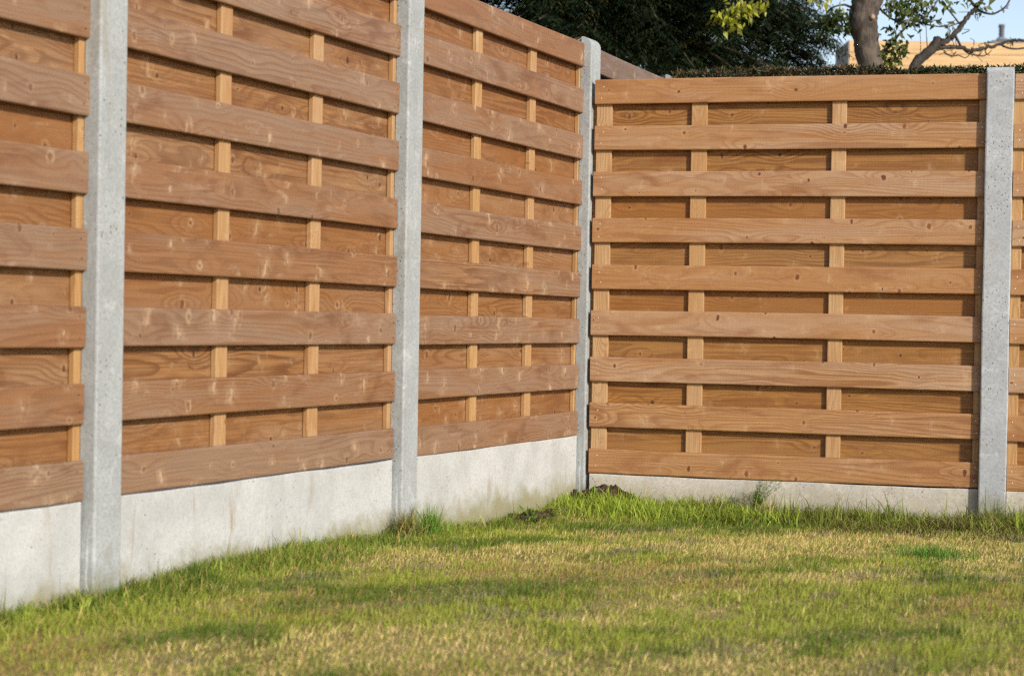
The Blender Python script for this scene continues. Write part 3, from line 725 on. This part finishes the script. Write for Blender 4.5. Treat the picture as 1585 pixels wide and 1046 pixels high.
# ------------------------------------------------------------------ hedge
def hedge():
    th = AR + .0
    d = np.array([math.cos(th), math.sin(th), 0]); nrm = np.array([-math.sin(th), math.cos(th), 0])
    o0 = np.array([.09, .98, 0.0]); L, T, z1 = 7.1, .75, 1.785
    t = empty("clipped_hedge", (float(o0[0]), float(o0[1]), -.33), (0, 0, th))
    # a woody inner mass, then leaf sprays over all its faces
    V, F = extrude(round_rect(.05, T - .05, .0, z1 + .33 - .045, .06, 2), np.linspace(.06, L - .06, 60),
                   lambda s, a, b: (s, a + .03 * math.sin(s * 5.1 + b * 3), b + .02 * math.sin(s * 7.3 + a * 5)))
    fix_normals(obj("branches", V, F, plain("hedge_wood", (.020, .022, .012), .95, 0, 30), t))
    n = 95000; s = rng.uniform(0, L, n); face = rng.random(n)
    h = z1 + .33
    top = face < .62
    a = np.where(top, T * rng.random(n) ** 1.8, np.where(rng.random(n) < .5, rng.normal(.05, .03, n), rng.normal(T - .05, .03, n)))
    z = np.where(top, h - np.abs(rng.normal(0, .035, n)) + .018 * (fbm(s * 6, a * 6, 4, 3) - .5) * 2, rng.uniform(h - .75, h, n))
    base = np.stack([s, a, z], 1)
    dr = np.stack([rng.normal(0, .7, n), rng.normal(0, .7, n), np.abs(rng.normal(.6, .5, n))], 1)
    rust = sstep(1.9, .7, s + rng.normal(0, .3, n)) * .55 + .03
    col = np.where((rng.random(n) < rust)[:, None], np.array([.115, .07, .028])[None], np.array([.040, .058, .018])[None]) * rng.uniform(.4, 1.4, (n, 1))
    V, F, CC = leaf_quads(base, dr, rng.normal(0, 1, (n, 3)), rng.uniform(.014, .034, n), rng.uniform(.006, .012, n), col)
    obj("foliage", V, F, NEEDLE, t, colors=CC)
    tag(t, "low clipped conifer hedge showing as a dark strip above the right fence", "hedge")
hedge()

# ------------------------------------------------------------------ conifer
def conifer():
    base = at(950, 60, 17.2); bx, by = float(base[0]), float(base[1])
    t = empty("conifer_tree", (bx, by, -.33)); H = 9.5
    bk = bark("conifer_bark", (.05, .035, .025), (.13, .10, .075))
    zs = np.linspace(0, H, 26); V, F = tube([(.05 * math.sin(z * 1.3), .05 * math.cos(z * 1.7), z) for z in zs], [.19 * (1 - z / H) ** .8 + .012 for z in zs], 10, .05)
    obj("trunk", V, F, bk, t, smooth=True)
    bag = Bag(); B = []; D = []; N = []; LL = []; CO = []
    nb = 330
    for k in range(nb):
        lowband = k < 245
        z = rng.uniform(1.6, 4.9) if lowband else rng.uniform(4.9, H - .2)
        rad = 1.80 * (1 - (max(z, 3.6) - 3.6) / (H - 3.0)) ** .75 * rng.uniform(.75, 1.08) + .2
        a = rng.uniform(0, 6.283) if rng.random() < .35 else rng.normal(math.atan2(CAM[1] - by, CAM[0] - bx), 1.15)
        tip = np.array([math.cos(a) * rad, math.sin(a) * rad, z - .10 * rad + rng.normal(0, .12)])
        mid = np.array([math.cos(a) * rad * .5, math.sin(a) * rad * .5, z + .10 * rad])
        pts = smooth_path([np.array([0, 0, z]), mid, tip], 7)
        bag.add(tube(pts, list(np.linspace(.028, .005, len(pts))), 5))
        npts = len(pts)
        nf = int((44 if lowband else 22) * max(rad, .7))
        for _ in range(nf):
            u = rng.uniform(.16, 1.0) ** .8; i = min(int(u * (npts - 1)), npts - 2); w = u * (npts - 1) - i
            o = pts[i] * (1 - w) + pts[i + 1] * w
            ax = pts[i + 1] - pts[i]; ax = ax / np.linalg.norm(ax)
            side = np.cross(ax, [0, 0, 1.]); side /= np.linalg.norm(side)
            sg = rng.choice([-1, 1]); fl = rng.uniform(.22, .46)
            fd = ax * rng.uniform(.35, 1.0) + side * sg * rng.uniform(.3, 1.1) + np.array([0, 0, rng.uniform(-.65, .12)]); fd /= np.linalg.norm(fd)
            o = o + np.array([rng.normal(0, .03), rng.normal(0, .03), rng.normal(-.03, .06)])
            fs = np.cross(fd, [0, 0, 1.]); fs /= np.linalg.norm(fs)
            m = 9; hue = rng.random(); rusty = rng.random() < (.16 if z < 2.9 else .03)
            c0 = np.array([.085, .07, .018]) if rusty else (np.array([.011, .022, .008]) * (1 - hue) + np.array([.027, .043, .012]) * hue)
            for q in range(m):
                tq = (q + .5) / m; pp = o + fd * fl * tq + np.array([0, 0, -.10 * fl * tq * tq])
                for sd_ in (-1, 1):
                    B.append(pp); D.append(fd * .75 + fs * sd_ * (1.0 - .3 * tq) + rng.normal(0, .12, 3) + np.array([0, 0, -.18]))
                    N.append(np.array([0, 0, 1.]) + rng.normal(0, .35, 3)); LL.append(.10 * (1 - .55 * tq) * rng.uniform(.8, 1.2)); CO.append(c0 * rng.uniform(.7, 1.3))
    B = np.array(B); D = np.array(D); N = np.array(N); LL = np.array(LL); CO = np.array(CO)
    V, F, CC = leaf_quads(B, D, N, LL, LL * .21, CO, fold=.15)
    obj("branches", bag.V, bag.F, bk, t, smooth=True)
    obj("crown", V, F, NEEDLE, t, colors=CC)
    tag(t, "big dark conifer with drooping sprays rising behind the corner of the fence", "tree")
conifer()

# ------------------------------------------------------------------ broadleaf trees
def leafy(o, d_axis, n, spread, size, col, droop=.5):
    o = np.asarray(o); base = o + rng.normal(0, 1, (n, 3)) * np.asarray(spread)
    d = rng.normal(0, .6, (n, 3)) + np.array([0, 0, -droop]); nn = rng.normal(0, .6, (n, 3)) + np.array([.5, -.5, .6])
    ln = rng.uniform(.65, 1.25, n) * size
    return base, d, nn, ln, np.asarray(col)[None] * rng.uniform(.55, 1.35, (n, 1))
def broad_tree():
    Dp = 13.0
    def P(x, y, d=Dp): return at(x, y, d)
    foot = P(1347, 400); foot[2] = -.36
    t = empty("broadleaf_tree", tuple(float(v) for v in (foot[0], foot[1], -.33))); o0 = np.array([foot[0], foot[1], -.33])
    bk = bark("grey_brown_bark", (.042, .031, .024), (.12, .092, .07), 1.1)
    # trunk with its bulges, from pixels of the part the photo shows
    prof = [(1349, 108, 19), (1345, 92, 18.5), (1342, 78, 19.5), (1341, 64, 19), (1339, 52, 20.5), (1336, 40, 22.5), (1336, 30, 22), (1338, 18, 22), (1341, 8, 23), (1343, -6, 26), (1345, -22, 27)]
    pts = [foot + np.array([0, 0, -.1]), foot + np.array([.02, 0, .3])] + [P(1347, yy) for yy in (380, 250, 170)] + [P(x, y) for x, y, r in prof]
    rad = [.17, .13, .10, .095, .09] + [r / FPX * Dp for x, y, r in prof]
    pp = smooth_path(pts, 3); rr = np.interp(np.linspace(0, len(rad) - 1, len(pp)), np.arange(len(rad)), rad)
    V, F = tube([q - o0 for q in pp], list(rr), 18, .035, 4); obj("trunk", V, F, bk, t, smooth=True)
    # pruning scar
    sc = P(1346, 31) - _f * .105 - o0; bm = bmesh.new(); bmesh.ops.create_uvsphere(bm, u_segments=12, v_segments=8, radius=.018)
    for v in bm.verts: v.co = Vector((v.co.x, v.co.y, v.co.z * 1.15)) + Vector(tuple(sc))
    me = bpy.data.meshes.new("pruning_scar"); bm.to_mesh(me); bm.free(); me.materials.append(plain("scar_wood", (.45, .27, .19), .7, 0, 60))
    so_ = bpy.data.objects.new("pruning_scar", me); C.objects.link(so_); so_.parent = t
    bags = []
    def limb(px, r0, r1, dd=0.0):
        q = smooth_path([P(x, y, Dp + dd * i / max(1, len(px) - 1)) - o0 for i, (x, y) in enumerate(px)], 5)
        Vt, Ft = tube(q, list(np.linspace(r0, r1, len(q))), 7, .08, len(bags)); bags.append(1); obj("branch", Vt, Ft, bk, t, smooth=True); return q
    limb([(1345, -15), (1330, -60), (1290, -130), (1250, -190)], .085, .03, -.6)
    limb([(1348, -15), (1372, -60), (1410, -130), (1470, -220)], .085, .03, .5)
    limb([(1360, 85), (1368, 78), (1378, 72), (1386, 60), (1405, 41), (1427, 29), (1446, 10), (1460, -20)], .012, .005)
    limb([(1358, 8), (1367, 19), (1386, 32), (1415, 33), (1443, 40), (1462, 41), (1478, 32)], .010, .003)
    limb([(1318, 12), (1305, 8), (1285, 14), (1276, 28)], .010, .003)
    limb([(1250, -190), (1200, -120), (1165, -60), (1150, -10), (1138, 30)], .02, .003, -.9)
    B = []
    G, Y, Dk = (.085, .115, .02), (.33, .33, .035), (.045, .065, .02)
    def cl(x, y, n, sx, sy, col, size=.056, dd=0.0, droop=.5):
        n = int(n * 1.7)
        sp = np.array([sx, sx, sy]) / FPX * Dp; B.append(leafy(P(x, y, Dp + dd) - o0, None, n, sp, size, col, droop))
    for (x, y, n, sx, sy, c) in ((1288, 34, 60, 13, 8, Dk), (1300, 24, 34, 9, 7, G), (1278, 40, 26, 8, 5, Dk), (1308, 45, 16, 5, 6, G), (1268, 30, 16, 5, 5, Dk),
                                 (1384, 70, 30, 9, 9, G), (1392, 80, 26, 8, 8, G), (1372, 92, 18, 7, 7, G), (1385, 97, 10, 4, 4, (.17, .2, .03)), (1376, 60, 16, 7, 6, Dk),
                                 (1398, 14, 50, 14, 8, G), (1420, 12, 34, 12, 8, G), (1436, 26, 20, 9, 6, Dk), (1408, 34, 18, 9, 5, Dk), (1380, 6, 24, 9, 6, G), (1428, 4, 14, 8, 4, (.22, .25, .04)),
                                 (1388, 44, 12, 10, 5, G), (1460, 6, 14, 10, 5, G)):
        cl(x, y, n, sx, sy, c)
    for (x, y, n, sx, sy) in ((1150, 8, 24, 10, 7), (1130, 18, 22, 8, 6), (1122, 32, 12, 5, 6), (1136, 40, 10, 5, 4), (1160, 22, 14, 6, 6), (1112, 22, 8, 5, 4), (1172, 4, 16, 10, 5), (1270, 2, 12, 16, 6)):
        cl(x, y, n, sx, sy, Y, .056, -.9, .9)
    # the crown above the picture
    for k in range(46):
        cl(rng.uniform(1130, 1560), rng.uniform(-520, -70), 45, 42, 36, G, .085, rng.uniform(-1.4, 1.4))
    V, F, CC = leaf_quads(*[np.concatenate([b[i] for b in B]) for i in range(4)], np.concatenate([b[3] for b in B]) * .5, np.concatenate([b[4] for b in B]), fold=.12)
    obj("crown", V, F, LEAF, t, colors=CC)
    tag(t, "broadleaf tree with a knobbly leaning trunk and sparse hanging leaves behind the hedge", "tree")
broad_tree()

def bare_tree():
    Dp = 13.6
    def P(x, y): return at(x, y, Dp)
    foot = P(1392, 400); foot[2] = -.36; o0 = np.array([foot[0], foot[1], -.33])
    t = empty("bare_tree", tuple(float(v) for v in o0)); bk = bark("dark_twig_bark", (.024, .019, .016), (.065, .05, .04), 1.6)
    def limb(px, r0, r1, name="branch", seed=1, n=7, wob=.0):
        q = smooth_path([P(x, y) - o0 for (x, y) in px], 5)
        q = [v + rng.normal(0, wob, 3) for v in q]
        Vt, Ft = tube(q, list(np.linspace(r0, r1, len(q))), n, .10, seed); obj(name, Vt, Ft, bk, t, smooth=True)
    pts = [foot - o0 + np.array([0, 0, -.1]), P(1394, 260) - o0, P(1402, 150) - o0, P(1416, 103) - o0, P(1431, 86) - o0, P(1444, 74) - o0, P(1452, 63) - o0, P(1455, 59) - o0]
    q = smooth_path(pts, 4); Vt, Ft = tube(q, list(np.interp(np.linspace(0, 7, len(q)), range(8), [.06, .05, .044, .039, .036, .037, .037, .024])), 10, .09, 3)
    obj("trunk", Vt, Ft, bk, t, smooth=True)
    limb([(1450, 70), (1462, 66), (1474, 57), (1482, 48), (1491, 35), (1501, 22), (1511, 12), (1522, -2), (1534, -22)], .026, .012, wob=.004)
    limb([(1511, 12), (1520, 19), (1536, 22), (1548, 17), (1557, 10), (1564, -2), (1570, -20)], .010, .005)
    limb([(1511, 12), (1504, 4), (1500, -8)], .012, .008)
    limb([(1446, 76), (1462, 74), (1485, 73), (1500, 79), (1512, 78), (1526, 75), (1548, 68), (1566, 63), (1590, 62), (1640, 50)], .018, .009, wob=.004)
    limb([(1478, 54), (1483, 64), (1489, 74), (1498, 82), (1506, 85)], .011, .006)
    limb([(1461, 78), (1465, 84), (1475, 87), (1484, 86), (1494, 90), (1502, 84)], .007, .003)
    limb([(1498, 83), (1512, 86), (1522, 87), (1530, 83), (1535, 78)], .006, .003)
    limb([(1548, 68), (1556, 73), (1570, 76), (1592, 74)], .009, .006)
    limb([(1494, 31), (1484, 36), (1470, 41), (1458, 40), (1450, 36)], .006, .003)
    limb([(1487, 40), (1478, 28), (1468, 16), (1456, 4), (1450, -8)], .007, .004)
    limb([(1524, 76), (1527, 84), (1532, 86)], .005, .003)
    limb([(1468, 62), (1467, 50), (1470, 42)], .004, .002)
    limb([(1436, 80), (1434, 55), (1433, 26)], .004, .002)
    limb([(1424, 94), (1425, 70), (1424, 48)], .003, .002)
    for k in range(34):      # short spur twigs
        x, y = [(1500, 24), (1522, 18), (1550, 15), (1490, 73), (1512, 79), (1540, 70), (1480, 50), (1470, 87), (1508, 84), (1560, 66), (1476, 58)][k % 11]
        x += rng.normal(0, 7); y += rng.normal(0, 3); limb([(x, y), (x + rng.normal(0, 5), y - rng.uniform(2, 7)), (x + rng.normal(0, 7), y - rng.uniform(6, 12) * rng.choice([-.7, 1]))], .004, .0018, "twig", k, 5)
    B = [leafy(P(x, y) - o0, None, n, np.array([s, s, s * .6]) / FPX * Dp, .06, c, .4) for (x, y, n, s, c) in ((1513, 8, 14, 6, (.12, .15, .03)), (1500, 0, 12, 8, (.11, .14, .03)), (1464, 60, 5, 3, (.16, .10, .04)), (1530, 16, 6, 8, (.10, .12, .03)), (1468, 40, 5, 7, (.09, .11, .03)))]
    V, F, CC = leaf_quads(*[np.concatenate([b[i] for b in B]) for i in range(4)], np.concatenate([b[3] for b in B]) * .5, np.concatenate([b[4] for b in B]))
    obj("leaves", V, F, LEAF, t, colors=CC)
    tag(t, "nearly bare crooked tree with twisting twigs and a cut stub, left of the right post", "tree")
bare_tree()

# ------------------------------------------------------------------ building
def building():
    Dp = 42.0; k = Dp / FPX
    c = at(1315, 62.5, Dp); right = np.array([CR[0], CR[1], 0]); right /= np.linalg.norm(right); back = np.array([_f[0], _f[1], 0]); back /= np.linalg.norm(back)
    zr = float(c[2]); ang = math.atan2(right[1], right[0])
    t = empty("timber_building", (float(c[0]), float(c[1]), -.33), (0, 0, ang)); h = zr + .33
    Wd, Dd = 8.0, 1.7
    n = NT("pale_timber_cladding"); X, Y, Z = n.xyz(n.objcoord())
    a = n.noise(n.comb(n.math('MULTIPLY', X, .8), n.math('MULTIPLY', Y, .8), n.math('MULTIPLY', Z, 18.0)), 1.0, 4.0, .6, .5); b = n.noise(n.comb(n.math('MULTIPLY', X, 2.4), Y, n.math('MULTIPLY', Z, 5.0)), 1.0, 3.0)
    col = n.mix(n.ramp(a, .35, .65), (.46, .29, .13, 1), (.60, .40, .20, 1)); col = n.mix(n.ramp(b, .62, .72, 0, .5), col, (.45, .26, .11, 1))
    n.l(col, n.b.inputs['Base Color']); n.b.inputs['Roughness'].default_value = .7
    bag = Bag(); z = 0.0; bh = .285; rows = int(h / bh) + 1; z = h
    for i in range(rows): bag.box(0, Wd, .0, .04, z - bh + .012, z); z -= bh
    bag.box(.01, Wd - .01, .04, .12, .0, h - .02)
    obj("front_wall", bag.V, bag.F, n.m, t)
    grey = plain("grey_side_cladding", (.20, .19, .18), .8, 0, 6)
    b2 = Bag().box(-.02, -.002, .0, Dd, 0, h - .005); obj("side_wall", b2.V, b2.F, grey, t)
    b2 = Bag().box(.0, Wd, .125, Dd, 0, h - .03); obj("roof", b2.V, b2.F, plain("roof_felt", (.10, .10, .10), .9, 0, 8), t)
    x0 = (1545 - 1315) * k; dark = plain("dark_slab", (.07, .075, .085), .6, 0, 8)
    ch = Bag().box(x0, x0 + 2.2, .5, 1.3, h - .03, h + .13); ch.box(x0 + .15, x0 + 2.05, .56, 1.24, h + .13, h + .175)
    co = obj("chimney", ch.V, ch.F, dark, t)
    xp = (1566 - 1315) * k; V, F = tube([(xp, .9, h + .145), (xp, .9, h + .53)], [.062, .062], 14)
    bg_ = Bag().add((V, F)).add(tube([(xp, .9, h + .49), (xp, .9, h + .56)], [.075, .07], 14)); fl = obj("flue_pipe", bg_.V, bg_.F, dark, co)
    V, F = tube([(xp, .9, h + .17), (xp, .9, h + .23), (xp, .9, h + .27)], [.15, .12, .066], 14); obj("flashing", V, F, plain("flashing_steel", (.6, .62, .64), .35, .8), co)
    tag(t, "flat roofed building clad in pale timber with a dark flue pipe, far behind the hedge", "building")
building()
